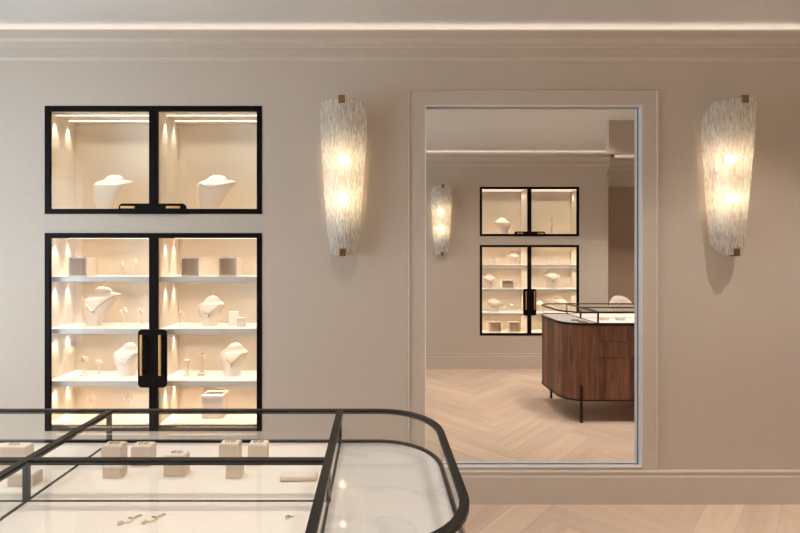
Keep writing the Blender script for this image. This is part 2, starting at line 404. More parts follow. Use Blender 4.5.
def cabinet(name, label, loc, rotz, z0, z1, shelves, tall):
    """local frame: origin on the wall face at the cabinet's foot, +y into the wall"""
    t = thing(name, label, 'display cabinet', (loc[0], loc[1], z0), rotz, None)
    h = z1-z0; a = 5.2
    mb = MB()
    mb.box(-CW-1.5, -CW, a, a+CD, -2, h+2); mb.box(CW, CW+1.5, a, a+CD, -2, h+2); mb.box(-CW, CW, a, a+CD, h-3.5, h-2); mb.box(-CW, CW, a, a+CD, 3, 4.5)
    mb.box(-CW, CW, a+CD, a+CD+1.5, -2, h+2)
    mb.build('lining', 'liner', t)
    MB().box(-1.5, 3, a+.4, a+CD, 4.5, h-3.5).build('divider_panel', 'liner', t)
    mb = MB(); mb.ring([(-HW, 0), (HW, 0), (HW, h), (-HW, h)], [(-HW+1.8, 1.8), (HW-1.8, 1.8), (HW-1.8, h-1.8), (-HW+1.8, h-1.8)], -.6, 5, axis='y'); mb.build('outer_frame', 'black', t)
    tops = sorted(shelves) + [h-3.5]
    for s in (-1, 1):
        x0, x1 = (-HW+1.9, -.1) if s < 0 else (.1, HW-1.9)
        st = 3.2; mid = 4.0
        ix0, ix1 = (x0+st, x1-mid) if s < 0 else (x0+mid, x1-st)
        mb = MB(); mb.ring([(x0, 1.9), (x1, 1.9), (x1, h-1.9), (x0, h-1.9)], [(ix0, 1.9+st), (ix1, 1.9+st), (ix1, h-1.9-st), (ix0, h-1.9-st)], -.9, 2.4, axis='y')
        d = mb.build('door', 'black', t)
        MB().box(ix0+.03, ix1-.03, .4, 1.2, 1.93+st, h-1.93-st).build('glass_pane', 'glass', d)
        if tall:
            pz0, pz1 = 116-z0, 174-z0
            pl = rounded(*((-14.3, -.1) if s < 0 else (.1, 14.3)), pz0, pz1, 4, '0011' if s < 0 else '1100')
            MB().prism(pl, -2.4, -.95, axis='y').build('handle_plate', 'black', d)
            xb = -9.2 if s < 0 else 9.2
            hb = MB(); hb.box(xb-1.2, xb+1.2, -6.9, -5.7, pz0+13, pz1-5)
            hn = hb.build('handle', 'brass', d, bevel=.3)
            for zm in (pz0+15, pz1-9.5): MB().box(xb-1.0, xb+1.0, -5.7, -2.4, zm, zm+2.5).build('handle_mount', 'black', d)
        else:
            pl = rounded(*((-33.5, -.1) if s < 0 else (.1, 33.5)), -.2, 10.3, 4, '0010' if s < 0 else '0100')
            MB().prism(pl, -2.4, -.95, axis='y').build('handle_plate', 'black', d)
            xc = -22.5 if s < 0 else 22.5
            hb = MB(); hb.box(xc-6.8, xc+6.8, -7.3, -5.6, 5.0, 7.2)
            hn = hb.build('handle', 'brass', d, bevel=.4)
            for xm in (xc-5.5, xc+4): MB().box(xm, xm+1.5, -5.6, -2.4, 5.3, 6.9).build('handle_mount', 'black', d)
        bx0, bx1 = (-CW, -1.5) if s < 0 else (3, CW)
        for zs in shelves:
            MB().box(bx0+.05, bx1-.05, a+1.5, a+CD-.05, zs-5, zs).build('shelf', 'shelf', t, bevel=.3)
        for i, zt in enumerate(tops):
            zt = zt-5 if i < len(shelves) else zt
            for yy in (a+14, a+34):
                end_spot((bx0+2.6, yy, zt-.9), t)
                MB().box(bx0+1.5, bx1-1.5, yy-.6, yy+.6, zt-.55, zt-.03).build('led_strip', 'led' if tall else 'led', t)
                area_light('shelf_light', ((bx0+bx1)/2+0, yy, zt-.75), (bx1-bx0-4.4, 1.0), P_CAB if tall else P_CAB_UP, CABC, t, spread=math.radians(68))
    return t
SH = [s-LO[0] for s in (120, 173, 226)]
cab_u = cabinet('wall_cabinet', 'low black-framed glazed wall cabinet above the tall one, left of the left sconce', (CAB_X, WALL_Y), 0, *UP, [], False)
cab_l = cabinet('wall_cabinet', 'tall black-framed glazed wall cabinet with three shelves, left of the mirror', (CAB_X, WALL_Y), 0, *LO, SH, True)
cab_u2 = cabinet('wall_cabinet', 'low black-framed glazed cabinet seen in the mirror, above the tall reflected one', (CAB2_X, BACK_Y), PI, *UP, [], False)
cab_l2 = cabinet('wall_cabinet', 'tall black-framed glazed cabinet seen in the mirror, partly behind the reflected walnut counter', (CAB2_X, BACK_Y), PI, *LO, SH, True)

# ------------------------------------------------------------------ sconces
def sconce():
    t = thing('wall_sconce', '', 'wall light', (0, 0, 0), 0)
    H = 147.0
    def prm(tt, th):
        w = 12.5 + 10.0*min(1, tt/.85)**.75; p = 15 + 10.5*tt
        e = abs(math.cos(th)); c = max(0, (e-.86)/.14)**1.8   # corners cut back at the side edges
        zz = tt*H; zz -= c*9*max(0, (tt-.85)/.15)
        zz += c*8*max(0, (.12-tt)/.12)
        arc = 2.0*(1-e)*max(0, (tt-.7)/.3)
        return (w*math.cos(th), -2.6 - p*abs(math.sin(th))**.85, zz + arc)
    nu, nv = 60, 90
    mb = MB(); rnd = random.Random(3)
    offs = [[rnd.uniform(-.45, .45) for _ in range(nu+1)] for _ in range(nv+1)]
    gr = []
    for j in range(nv+1):
        row = []
        for i in range(nu+1):
            x, y, z = prm(j/nv, PI*i/nu)
            k = .55*sum(offs[max(0, min(nv, j+q))][i] for q in (-2, -1, 0, 1, 2))/2.2
            k += .35*math.sin(i*1.9+1.3*math.sin(j*.21))
            row.append(mb.bm.verts.new((x+k*.8*math.cos(PI*i/nu), y-k*math.sin(PI*i/nu), z)))
        gr.append(row)
    for j in range(nv):
        for i in range(nu): mb.bm.faces.new((gr[j][i], gr[j][i+1], gr[j+1][i+1], gr[j+1][i]))
    sh = mb.build('glass_shade', 'cast', t, smooth=True, solid=.9)
    sh.data.materials.append(M['glass']); sh.modifiers['solid'].material_offset = 1   # one rippled face, one clear face
    mb = MB(); mb.prism(rounded(-7, 7, 22, H-22, 4), -1.6, 0, axis='y'); mb.build('back_plate', 'white', t)
    for z, yf in ((2.2, -17.6), (H-.2, -28.1)):
        mb = MB(); top = z > 50; s = 1 if top else -1
        mb.box(-3.1, 3.1, yf-1.6, yf-1.0, z-4.5 if top else z-2.8, z+2.8 if top else z+4.0)
        mb.box(-3.1, 3.1, yf-1.6, yf+3.4, *( (z+2.2, z+3.2) if top else (z-3.4, z-2.4)))
        mb.build('clip', 'old_brass', t, bevel=.2)
        mb = MB(); zr = z+2.7 if top else z-2.9
        mb.tube([(0, yf+3, zr), (0, -8, zr - s*2), (0, -3, zr-s*10), (0, -1.5, zr-s*20)], .6, n=8); mb.build('support_arm', 'old_brass', t, smooth=True)
    for z in (55, 93):
        mb = MB(); mb.cyl((0, -1.6, z), (0, -8.2, z), 2.2); mb.build('socket', 'porcelain', t, smooth=True)
        mb = MB(); mb.loft([[(r*math.cos(2*PI*i/14), -y, z+r*math.sin(2*PI*i/14)) for i in range(14)] for r, y in ((1.4, 8.2), (2.9, 9.5), (3.5, 11.4), (3.1, 13.2), (1.8, 14.4), (.3, 14.9))])
        b = mb.build('bulb', 'bulb', t, smooth=True)
        l = bpy.data.lights.new('bulb_light', 'POINT'); l.energy = P_SCONCE; l.color = WARM2; l.shadow_soft_size = 3.6*U
        lo = bpy.data.objects.new('bulb_light', l); COL.objects.link(lo); lo.parent = t; lo.location = Vector((0, -11.5, z))*U
    return t
SC = sconce()
SC.location = Vector((-33, WALL_Y, EYE))*U; SC['label'] = 'rippled glass wall sconce left of the mirror, beside the black-framed cabinets'
SC['group'] = 'glass wall sconces'
dup(SC, (345, WALL_Y, EYE), 0, 'rippled glass wall sconce on the right-hand wall, right of the mirror', 'glass wall sconces')
dup(SC, (140, BACK_Y, EYE), PI, 'rippled glass wall sconce seen inside the mirror, at its left edge', 'glass wall sconces')

# ------------------------------------------------------------------ counters
def rrect(L_, D_, r, off=0, n=10):
    x0, x1, y0, y1 = off, L_-off, off, D_-off; r = r-off; pts = []
    for cx, cy, a0 in ((x1-r, y0+r, -90), (x1-r, y1-r, 0), (x0+r, y1-r, 90), (x0+r, y0+r, 180)):
        for i in range(n+1):
            a = math.radians(a0+90*i/n); pts.append((cx+r*math.cos(a), cy+r*math.sin(a)))
    return pts
CL, CDp, CR = 352, 120, 31
CY0 = 131
def counter(label, x0, kind):
    t = thing('display_counter', label, 'display counter', (x0, CY0, 0), 0, None)
    dv = [52, 176, 300]; py = 58.0; zd, zt = 146.4, 162.3
    # walnut body built from upright boards
    bm = bmesh.new(); uvl = bm.loops.layers.uv.new('UVMap'); cl = bm.loops.layers.float_color.new('board')
    per = rrect(CL, CDp, CR, 1.2, n=14); dense = []
    for i in range(len(per)):
        p, q = Vector(per[i]), Vector(per[(i+1) % len(per)]); d = (q-p).length; k = max(1, int(d/3))
        for j in range(k): dense.append(p.lerp(q, j/k))
    acc = 0; nb = -1; S = 11.0; r = random.Random(5); cols = [(r.random(), r.random(), 0, 1) for _ in range(200)]
    z0b, z1b = 34, 143.9
    for i in range(len(dense)):
        p, q = dense[i], dense[(i+1) % len(dense)]; d = (q-p).length
        b = int(acc/S)
        f = bm.faces.new([bm.verts.new((v.x*U, v.y*U, z*U)) for v, z in ((p, z0b), (q, z0b), (q, z1b), (p, z1b))])
        for lp, (uu, vv) in zip(f.loops, ((acc, 0), (acc+d, 0), (acc+d, z1b), (acc, z1b))):
            lp[uvl].uv = (uu*U, vv*U); lp[cl] = cols[b]
        acc += d
    for z, rev in ((z0b, 1), (z1b, 0)):
        vs = [bm.verts.new((v.x*U, v.y*U, z*U)) for v in (dense[::-1] if rev else dense)]
        f = bm.faces.new(vs)
        for lp in f.loops: lp[uvl].uv = (lp.vert.co.y, lp.vert.co.x); lp[cl] = cols[0]
    bmesh.ops.remove_doubles(bm, verts=bm.verts, dist=1e-6); bmesh.ops.recalc_face_normals(bm, faces=bm.faces)
    me = bpy.data.meshes.new('body'); bm.to_mesh(me); bm.free(); me.materials.append(M['walnut'])
    for p in me.polygons: p.use_smooth = True
    me.set_sharp_from_angle(angle=math.radians(30))
    o = bpy.data.objects.new('body', me); COL.objects.link(o); o.parent = t
    # drawer fronts on the straight runs
    fy0, fy1 = (CDp-1.2, CDp-.4)
    for xa, xb in ((dv[0], dv[1]), (dv[1], dv[2])):
        seg = (xb-xa)/3
        for q in range(3):
            for za, zb in ((120.4, 143), (97.4, 119.6)):
                m_ = MB(); m_.box(xa+q*seg+.35, xa+(q+1)*seg-.35, fy0, fy1, za, zb)
                uvl = m_.bm.loops.layers.uv.new('UVMap'); cl = m_.bm.loops.layers.float_color.new('board'); c_ = (random.random(), .3+.4*random.random(), 0, 1)
                for f in m_.bm.faces:
                    for lp in f.loops: lp[uvl].uv = (lp.vert.co.x*U, lp.vert.co.z*U); lp[cl] = c_
                m_.build('drawer_front', 'walnut', t)
    MB().ring(rrect(CL, CDp, CR, .4), rrect(CL, CDp, CR, 4), 31.8, 34).build('base_frame', 'leg_metal', t)
    for lx in (26, CL-26):
        for ly in (-.2, CDp-3.0+.4):
            mb = MB(); mb.box(lx-1.6, lx+1.6, ly-.2, ly+3.2, 0, 55) if ly > 50 else mb.box(lx-1.6, lx+1.6, ly-.2, ly+3.0, 0, 31.7)
            mb.build('leg', 'leg_metal', t)
    MB().prism(rrect(CL, CDp, CR, 2.0), 143.95, zd-.05).build('marble_deck', 'marble', t)
    # suede pads between the outer dividers
    for xa, xb in zip(dv, dv[1:]):
        for ya, yb in ((3, py), (py, CDp-3)):
            MB().box(xa+.9, xb-.9, ya+.6, yb-.6, zd-.05, zd+.5).build('display_pad', 'pad', t)
    MB().ring(rrect(CL, CDp, CR, .1), rrect(CL, CDp, CR, 1.9), 144.0, 147.4).build('lower_rim', 'frame', t)
    MB().ring(rrect(CL, CDp, CR, .7), rrect(CL, CDp, CR, 1.3), 147.45, zt-.02).build('side_glass', 'glass', t)
    MB().ring(rrect(CL, CDp, CR, 0), rrect(CL, CDp, CR, 3.4), zt, zt+2).build('top_rim', 'frame', t, bevel=.25)
    for xd in dv:
        MB().box(xd-1.7, xd+1.7, 3.4, CDp-3.4, zt, zt+2).build('glazing_bar', 'frame', t)
        MB().box(xd-.6, xd+.6, 2.6, CDp-2.6, zd-.04, zd+.7).build('lower_bar', 'frame', t)
        MB().box(xd-.2, xd+.2, 4.6, CDp-4.8, zd+.72, zt-.03).build('partition_glass', 'glass', t)
        for yy in (2.6, py-1, CDp-4.6):
            MB().box(xd-1.0, xd+1.0, yy, yy+2, zd+.7, zt).build('post', 'frame', t)
    for xa, xb in zip(dv, dv[1:]):
        MB().box(xa+1.7, xb-1.7, py-1.5, py+1.5, zt, zt+2).build('glazing_bar', 'frame', t)
        MB().box(xa+.6, xb-.6, py-.5, py+.5, zd-.04, zd+.7).build('lower_bar', 'frame', t)
        MB().box(xa+1.1, xb-1.1, py-.2, py+.2, zd+.72, zt-.03).build('partition_glass', 'glass', t)
    # top panes, set between the bars
    def half(left):
        pts = [p for p in rrect(CL, CDp, CR, 3.5)]
        if left: s = [p for p in pts if p[0] < dv[0]-5]; c = dv[0]-1.8; return [(c, CDp-3.5)] + s + [(c, 3.5)]
        s = [p for p in pts if p[0] > dv[2]+5]; c = dv[2]+1.8; return [(c, 3.5)] + s + [(c, CDp-3.5)]
    for lf in (True, False): MB().prism(half(lf), zt+.7, zt+1.5).build('top_glass', 'top_glass', t)
    for xa, xb in zip(dv, dv[1:]):
        MB().box(xa+1.8, xb-1.8, 3.5, py-1.6, zt+.7, zt+1.5).build('top_glass', 'top_glass', t)
        MB().box(xa+1.8, xb-1.8, py+1.6, CDp-3.5, zt+.7, zt+1.5).build('top_glass', 'top_glass', t)
    return t
c1 = counter('long glass-topped jewellery counter with black metal rim in the foreground', 32-CL, 0)
c2 = counter('walnut counter with glass top and black legs, seen in the mirror', 276, 1)

# ------------------------------------------------------------------ small displays
BUSTS = {
 # v, left half width, right half width, front depth, back depth  (all in u, height 40)
 'A': (40, [(0, 11, 6.5, 5, 4), (.06, 11, 6.5, 5, 4), (.25, 15.3, 9, 6.5, 4), (.5, 17.6, 14.5, 8, 4), (.7, 18, 19.5, 8.5, 4), (.80, 16.6, 23.2, 7.5, 4), (.84, 14, 23.5, 6.2, 3.8), (.865, 10.5, 17, 5.8, 3.6), (.885, 8, 13, 5.6, 3.5), (.93, 6.5, 13.0, 5.2, 3.4), (.97, 4.5, 11, 4.6, 3), (1.0, 2.0, 7, 3, 2)]),
 'B': (30, [(0, 8.6, 7.6, 4.5, 4), (.06, 8.6, 7.6, 4.5, 4), (.3, 10, 8.2, 5.5, 4), (.36, 11.5, 8.5, 5.8, 4), (.5, 13, 10, 6.8, 4), (.62, 13.4, 12.5, 7, 4), (.74, 12.8, 14, 6.5, 3.8), (.80, 10, 13, 6, 3.6), (.86, 7.6, 9, 5.4, 3.4), (.93, 6, 7.4, 5, 3.2), (.98, 4, 5.4, 4, 2.6), (1.0, 2, 3, 2.5, 1.6)]),
}
def bust_pt(kind, v, a, sc=1.0, out=0.0):
    H, pr = BUSTS[kind]
    for p, q in zip(pr, pr[1:]):
        if v <= q[0]+1e-9:
            k = (v-p[0])/(q[0]-p[0]); k = max(0, k); break
    wl, wr, df, db = [p[i]+(q[i]-p[i])*k for i in range(1, 5)]
    c, s_ = math.cos(a), math.sin(a)
    x = (wr if c > 0 else wl)*c
    y = (df if s_ < 0 else db)*s_
    lean = 7.0*max(0, v-.06)*(H/40)                 # the chest leans back, so it faces up a little
    k2 = min(1, max(0, (v-.74)/.20)); drop = .62*y*k2 - (.9*k2 if s_ < 0 else 0)*abs(s_)   # neckline dips in front
    r = math.hypot(x, y) or 1
    return ((x + out*x/r)*sc, (y + lean + out*y/r)*sc, (v*H + drop)*sc)
def bust_obj(kind, label, loc, rotz, sc, group):
    mb = MB(); n = 36; H, pr = BUSTS[kind]; vs = sorted({p[0] for p in pr} | {i/30 for i in range(31)})
    mb.loft([[bust_pt(kind, v, 2*PI*i/n, sc) for i in range(n)] for v in vs])
    o = mb.build('necklace_bust', 'bust', None, loc, rotz, smooth=True)
    return tag(o, label, 'jewellery bust', group)
def necklace(kind, label, loc, rotz, sc, vn, vp, pend, m='gold', span=78, group='necklaces on the busts'):
    t = thing('necklace', label, 'necklace', loc, rotz, group)
    pts = []
    for i in range(33):
        s_ = i/16-1; a = math.radians(-90+span*s_); v = vp+(vn-vp)*abs(s_)**1.25
        pts.append(bust_pt(kind, v, a, sc, .35))
    MB().tube(pts, .22*sc, n=5).build('chain', m, t, smooth=True)
    x, y, z = bust_pt(kind, vp, -PI/2, sc, .7)
    if pend:
        mb = MB(); mb.lathe([(.2, -2.6*sc), (1.1*sc, -2.0*sc), (1.3*sc, -1.1*sc), (.6*sc, -.2*sc), (.2*sc, .2)], (x, y, z), 10)
        mb.build('pendant', m, t, smooth=True)
    return t

def wx(px, y): return (px-377)*y/F
def rx(px, y): return (px-377)*(2*MIR_Y-y)/F
GB = 'cream necklace busts'
YB = WALL_Y+29
zU = UP[0]+4.5; z1, z2, z3, z4 = LO[0]+SH[2], LO[0]+SH[1], LO[0]+SH[0], LO[0]+4.5
busts = [
 ('A', 'large plain cream necklace bust in the left half of the upper cabinet', 108, zU, 1.0, None),
 ('A', 'large cream necklace bust with a beaded chain, right half of the upper cabinet', 212, zU, 1.0, (.84, .62, 0, 'gold', 62, 'fine beaded chain on the bust in the upper right cabinet')),
 ('A', 'large cream necklace bust on the second shelf, left door of the tall cabinet', 96, z2, .99, (.84, .42, 1, 'gold', 55, 'fine chain with small pendant on the big bust behind the left door')),
 ('B', 'small cream bust on the second shelf behind the right door of the tall cabinet', 210, z2, 1.0, (.86, .40, 1, 'gold', 60, 'gold pendant necklace on the second-shelf bust behind the right door')),
 ('B', 'small cream bust on the third shelf, left door, partly behind the handle plate', 126.5, z3, 1.08, (.86, .45, 0, 'silver', 60, 'thin chain on the bust beside the handle plate')),
 ('B', 'small cream bust on the third shelf, behind the right door of the tall cabinet', 233, z3, 1.08, (.86, .42, 1, 'gold', 60, 'gold pendant necklace on the third-shelf bust behind the right door')),
]
for kind, lb, px, z, sc, nk in busts:
    loc = (wx(px, YB), YB, z)
    bust_obj(kind, lb, loc, 0, sc, GB)
    if nk: necklace(kind, nk[5], loc, 0, sc, nk[0], nk[1], nk[2], nk[3], nk[4])
YR = BACK_Y-26
rb = [
 ('B', 'cream bust in the reflected upper cabinet, left half, in the mirror', 503, zU, 1.25, None),
 ('B', 'cream bust on the top shelf of the reflected tall cabinet, in the mirror', 514, z1, 1.0, (.86, .5, 0, 'silver', 60, 'thin chain on the reflected top-shelf bust')),
 ('B', 'cream bust on the second shelf of the reflected cabinet, far left, in the mirror', 490, z2, 1.05, (.86, .42, 1, 'gold', 60, 'gold pendant necklace on the reflected second-shelf left bust')),
 ('B', 'tall cream bust with pendant, second shelf, right door of the reflected cabinet', 552, z2, 1.35, (.86, .42, 1, 'gold', 60, 'gold pendant necklace on the tall reflected bust behind the right door')),
 ('B', 'cream bust on the third shelf of the reflected cabinet, left door, in the mirror', 494, z3, 1.05, None),
 ('B', 'cream bust on the third shelf of the reflected cabinet, right door, above the counter', 561, z3, 1.1, None),
 ('B', 'low cream bust on the third shelf of the reflected cabinet, right beside the handle plate', 541, z3, .8, None),
]
for kind, lb, px, z, sc, nk in rb:
    loc = (rx(px, YR), YR, z)
    bust_obj(kind, lb, loc, PI, sc, GB)
    if nk: necklace(kind, nk[5], loc, PI, sc, nk[0], nk[1], nk[2], nk[3], nk[4])

def ring_stand(h):
    t = thing('ring_stand', '', 'ring stand', (0, 0, 0), 0)
    MB().lathe([(3.6, 0), (3.6, .7), (1.0, 1.0)], n=20).build('base', 'bust', t, smooth=True)
    MB().cyl((0, 0, 1), (0, .2, h-3), .7, n=10).build('stem', 'bust', t, smooth=True)
    MB().cyl((-2.6, .4, h-3.2), (2.6, -.6, h-1.2), 2.0, 2.3, n=16).build('head', 'bust', t, smooth=True)
    return t
def column_stand(h):
    t = thing('ring_stand', '', 'ring stand', (0, 0, 0), 0)
    MB().box(-3, 3, -3, 3, 0, 2).build('base', 'plinth', t, bevel=.2)
    MB().box(-1.4, 1.4, -1.4, 1.4, 2, h-4).build('stem', 'plinth', t)
    MB().box(-2.5, 2.5, -2.5, 2.5, h-4, h).build('head', 'plinth', t, bevel=.3)
    return t
def ring(label, loc, m='gold', r=1.9, gem=True, rotz=0, group='rings on their stands'):
    t = thing('ring', label, 'ring', loc, rotz, group)
    MB().tube([(0, r*math.cos(a), r*math.sin(a)) for a in [2*PI*i/20 for i in range(20)]], .3, n=6, closed=True).build('band', m, t, smooth=True)
    if gem: MB().lathe([(.2, r), (.8, r+.7), (.6, r+1.1)], n=8).build('gemstone', 'silver', t)
    return t
RS = ring_stand(17); CS = column_stand(17)
first = {'r': RS, 'c': CS}; used = {'r': 0, 'c': 0}
def put_stand(k, label, loc, rotz=0, s=1.0, rl=None):
    if not used[k]:
        o = first[k]; o.location = Vector(loc)*U; o.rotation_euler.z = rotz; o['label'] = label; used[k] = 1
    else: o = dup(first[k], loc, rotz, label)
    o['group'] = 'ring stands on the shelves'; o.scale = (s, s, s)
    h = 17
    if rl:
        if k == 'r': ring(rl, (loc[0]+(0.3 if rotz == 0 else -.3)*s, loc[1], loc[2]+(h-2.1)*s), r=2.7*s, rotz=rotz)
        else: ring(rl, (loc[0], loc[1], loc[2]+(h+1.4)*s), r=1.5*s, rotz=rotz)
for k, px, z, s, lb, rl in (
 ('r', 121, z1, .85, 'cream ring stand on the top shelf, behind the left door, nearer the box', 'gold ring on the top-shelf stand nearer the box'),
 ('r', 134, z1, 1.0, 'taller cream ring stand on the top shelf, behind the left door, by the mullion', 'gold ring on the taller top-shelf stand by the mullion'),
 ('r', 124, z2, 1.05, 'cream ring stand just right of the big bust on the second shelf', 'gold ring on the stand just right of the big bust'),
 ('r', 141, z2, 1.05, 'cream ring stand on the second shelf beside the cabinet mullion, left side', 'gold ring on the second-shelf stand left of the mullion'),
 ('r', 181, z2, .85, 'low ring stand left of the small bust on the second shelf', 'gold ring on the low stand left of the small bust'),
 ('r', 84, z3, 1.15, 'taller ring stand on the third shelf, leftmost behind the left door', 'gold ring on the leftmost third-shelf stand'),
 ('r', 99, z3, .95, 'shorter ring stand on the third shelf between the tall one and the bust', 'gold ring on the shorter third-shelf stand behind the left door'),
 ('c', 187, z3, .95, 'shorter square column stand on the third shelf, right door', 'gold ring on the shorter square column stand'),
 ('c', 202, z3, 1.2, 'taller square column stand on the third shelf, left of the bust', 'gold ring on the taller square column stand'),
 ('r', 91, z4, 1.3, 'ring stand at the cabinet foot, behind the counter glass, left one', 'gold ring on the left stand at the cabinet foot'),
 ('r', 128, z4, 1.3, 'ring stand at the cabinet foot, behind the counter glass, right one', 'gold ring on the right stand at the cabinet foot')):
    y = YB + (2 if z != z1 else 6)
    put_stand(k, lb, (wx(px, y), y, z), 0, s, rl)
for k, px, z, s, lb, rl in (
 ('r', 484, z1, .8, 'tiny ring stand, first from the left on the reflected top shelf', None),
 ('r', 491, z1, .8, 'tiny ring stand, second from the left on the reflected top shelf', None),
 ('r', 497, z1, .8, 'tiny ring stand, third from the left on the reflected top shelf', None),
 ('c', 503.5, z1, .8, 'tiny square stand just left of the bust on the reflected top shelf', None),
 ('r', 547, z1, .8, 'tiny ring stand, first on the reflected top shelf behind the right door', None),
 ('r', 555, z1, .8, 'tiny ring stand, second on the reflected top shelf behind the right door', None),
 ('r', 563, z1, .8, 'tiny ring stand, last on the reflected top shelf behind the right door', None),
 ('r', 518, z2, .9, 'tiny ring stand right of the open box on the reflected second shelf', None),
 ('r', 505, z3, .8, 'short ring stand right of the bust on the reflected third shelf', None),
 ('r', 512, z3, 1.0, 'taller ring stand mid-row on the reflected third shelf', None),
 ('r', 519, z3, 1.0, 'ring stand by the mullion on the reflected third shelf', None)):
    put_stand(k, lb, (rx(px, YR), YR, z), PI, s, rl)

# small pendants tree in the reflected upper cabinet
t = thing('earring_tree', 'slender gold earring tree in the reflected upper cabinet, right half', 'jewellery stand', (rx(552, YR), YR, zU), PI)
MB().lathe([(4, 0), (4, .8), (.8, 1.2)], n=16).build('base', 'bust', t, smooth=True)
MB().tube([(0, 0, 1), (0.5, 0, 12), (-.5, 0, 24), (1.5, 0, 36)], .6).build('stem', 'gold', t, smooth=True)
for zz, s in ((14, 1), (20, -1), (26, 1), (32, -1)): MB().tube([(0, 0, zz), (s*3, 0, zz+2), (s*5, 0, zz+1)], .45).build('branch', 'gold', t, smooth=True)

# open-fronted boxes and little cubes
def open_box(label, x, y, z, w, h, d, rotz=0, group='open-fronted display boxes'):
    t = thing('display_box', label, 'display box', (x, y, z), rotz, group)
    mb = MB(); th = 1.3
    mb.box(-w/2, w/2, -d/2, d/2, h-th, h); mb.box(-w/2, w/2, -d/2, d/2, 0, th); mb.box(-w/2, -w/2+th, -d/2, d/2, th, h-th); mb.box(w/2-th, w/2, -d/2, d/2, th, h-th)
    mb.build('shell', 'bust', t)
    MB().box(-w/2+th, w/2-th, -d/2+10, d/2, th, h-th).build('back_panel', 'plinth', t)
    return t
for px, lb in ((84, 'open-fronted cream box on the top shelf behind the left door'), (194, 'open-fronted cream box on the top shelf, right door, nearer the mullion'), (231, 'open-fronted cream box on the top shelf, right door, nearer the cabinet side')):
    y = WALL_Y+24; open_box(lb, wx(px, y)-1, y, z1, 19, 19.5, 17)
open_box('open-fronted box on the reflected second shelf, right of the bust', rx(507, YR), YR, z2, 26, 19, 14, PI)
for px, lb in ((495, 'left one of two boxes on the floor of the reflected cabinet'), (514, 'right one of two boxes on the floor of the reflected cabinet')):
    open_box(lb, rx(px, YR), YR, z4, 24, 22, 16, PI)
def block(name, label, x, y, z, w, h, d, m='bust', rotz=0, cat='display block', group=None, tilt=0):
    o = MB().box(-w/2, w/2, -d/2, d/2, 0, h).build(name, m, None, (x, y, z), rotz, bevel=.35)
    return tag(o, label, cat, group)
block('display_block', 'taller cream cube block right of the small bust on the second shelf', wx(233.5, YB+4), YB+4, z2, 8.5, 14.5, 7)
block('display_block', 'shorter cream cube block in front of the taller one, second shelf', wx(241.5, YB-6), YB-6, z2, 8.5, 9.5, 7)
t = thing('tray_box', 'cream box with a recessed tray top on the cabinet floor, right door', 'display box', (wx(215, YB), YB, z4), 0)
MB().box(-11, 11, -8, 8, 0, 22).build('body', 'plinth', t, bevel=.3)
mb = MB(); mb.ring([(-11.5, -8.5), (11.5, -8.5), (11.5, 8.5), (-11.5, 8.5)], [(-8.5, -5.5), (8.5, -5.5), (8.5, 5.5), (-8.5, 5.5)], 22, 25); mb.build('tray_rim', 'bust', t, bevel=.3)

# jewellery plinths inside the foreground counter
ZD = 146.9
def plinth(label, px, d, w, h, dp, jewel, rotz=0.0, tilt=None):
    y = d*F; x = wx(px, y)
    t = thing('jewellery_plinth', label, 'jewellery plinth', (x, y+dp/2, ZD), rotz, 'suede plinths inside the foreground counter')
    MB().box(-w/2, w/2, -dp/2, dp/2, 0, h).build('block', 'plinth', t, bevel=.3)
    MB().box(-w/2+.5, w/2-.5, -dp/2+.5, dp/2-.5, h, h+.35).build('top_pad', 'pad', t)
    if jewel:
        e = thing('pair_of_earrings', 'small gold hoop earrings lying on ' + jewel, 'earrings', (x, y+dp/2, ZD+h+.36+.25), 0, 'hoop earrings on the plinths')
        for s in (-1, 1):
            MB().tube([(s*1.4+1.0*math.cos(a), 1.0*math.sin(a), .0) for a in [2*PI*i/14 for i in range(14)]], .22, n=6, closed=True).build('hoop', 'gold', e, smooth=True)
for a in (
 ('tall suede plinth nearest the left glazing bar, back row of the counter', 111, .478, 9.5, 9.5, 6, 'the back-row plinth by the left glazing bar'),
 ('short suede plinth in front of the back-row one by the left glazing bar', 112, .452, 8.8, 5.0, 5, None),
 ('second suede plinth from the left glazing bar, back row of the counter', 140.5, .478, 9.5, 9.3, 6, 'the second back-row plinth'),
 ('suede plinth standing alone in the middle of the counter, front of the back bay', 174, .455, 9.8, 9.6, 6, 'the lone middle plinth'),
 ('left suede plinth of the right-hand pair in the back row of the counter', 228.5, .482, 9.5, 9.5, 6, 'the left plinth of the right-hand pair'),
 ('narrow suede plinth just in front of the right-hand pair', 233.5, .452, 7.0, 6.5, 5, None),
 ('right suede plinth of the right-hand pair in the back row of the counter', 257, .482, 9.0, 9.3, 6, 'the right plinth of the right-hand pair'),
 ('wide suede plinth at the far left of the counter, cut by the photo edge', 9, .472, 15.0, 10.0, 6, 'the wide plinth at the photo edge'),
 ('low suede plinth at the far left, in front of the wide one', 20, .437, 11.5, 5.0, 6, None)):
    plinth(*a)
o = MB().box(-8.4, 8.4, -2.6, 2.6, 0, 2.4).build('bracelet_pillow', 'bust', None, (wx(299, 207.5), 207.5, ZD), .05, bevel=1.0)
tag(o, 'low white bracelet pillow at the right end of the counter back bay', 'bracelet pillow')
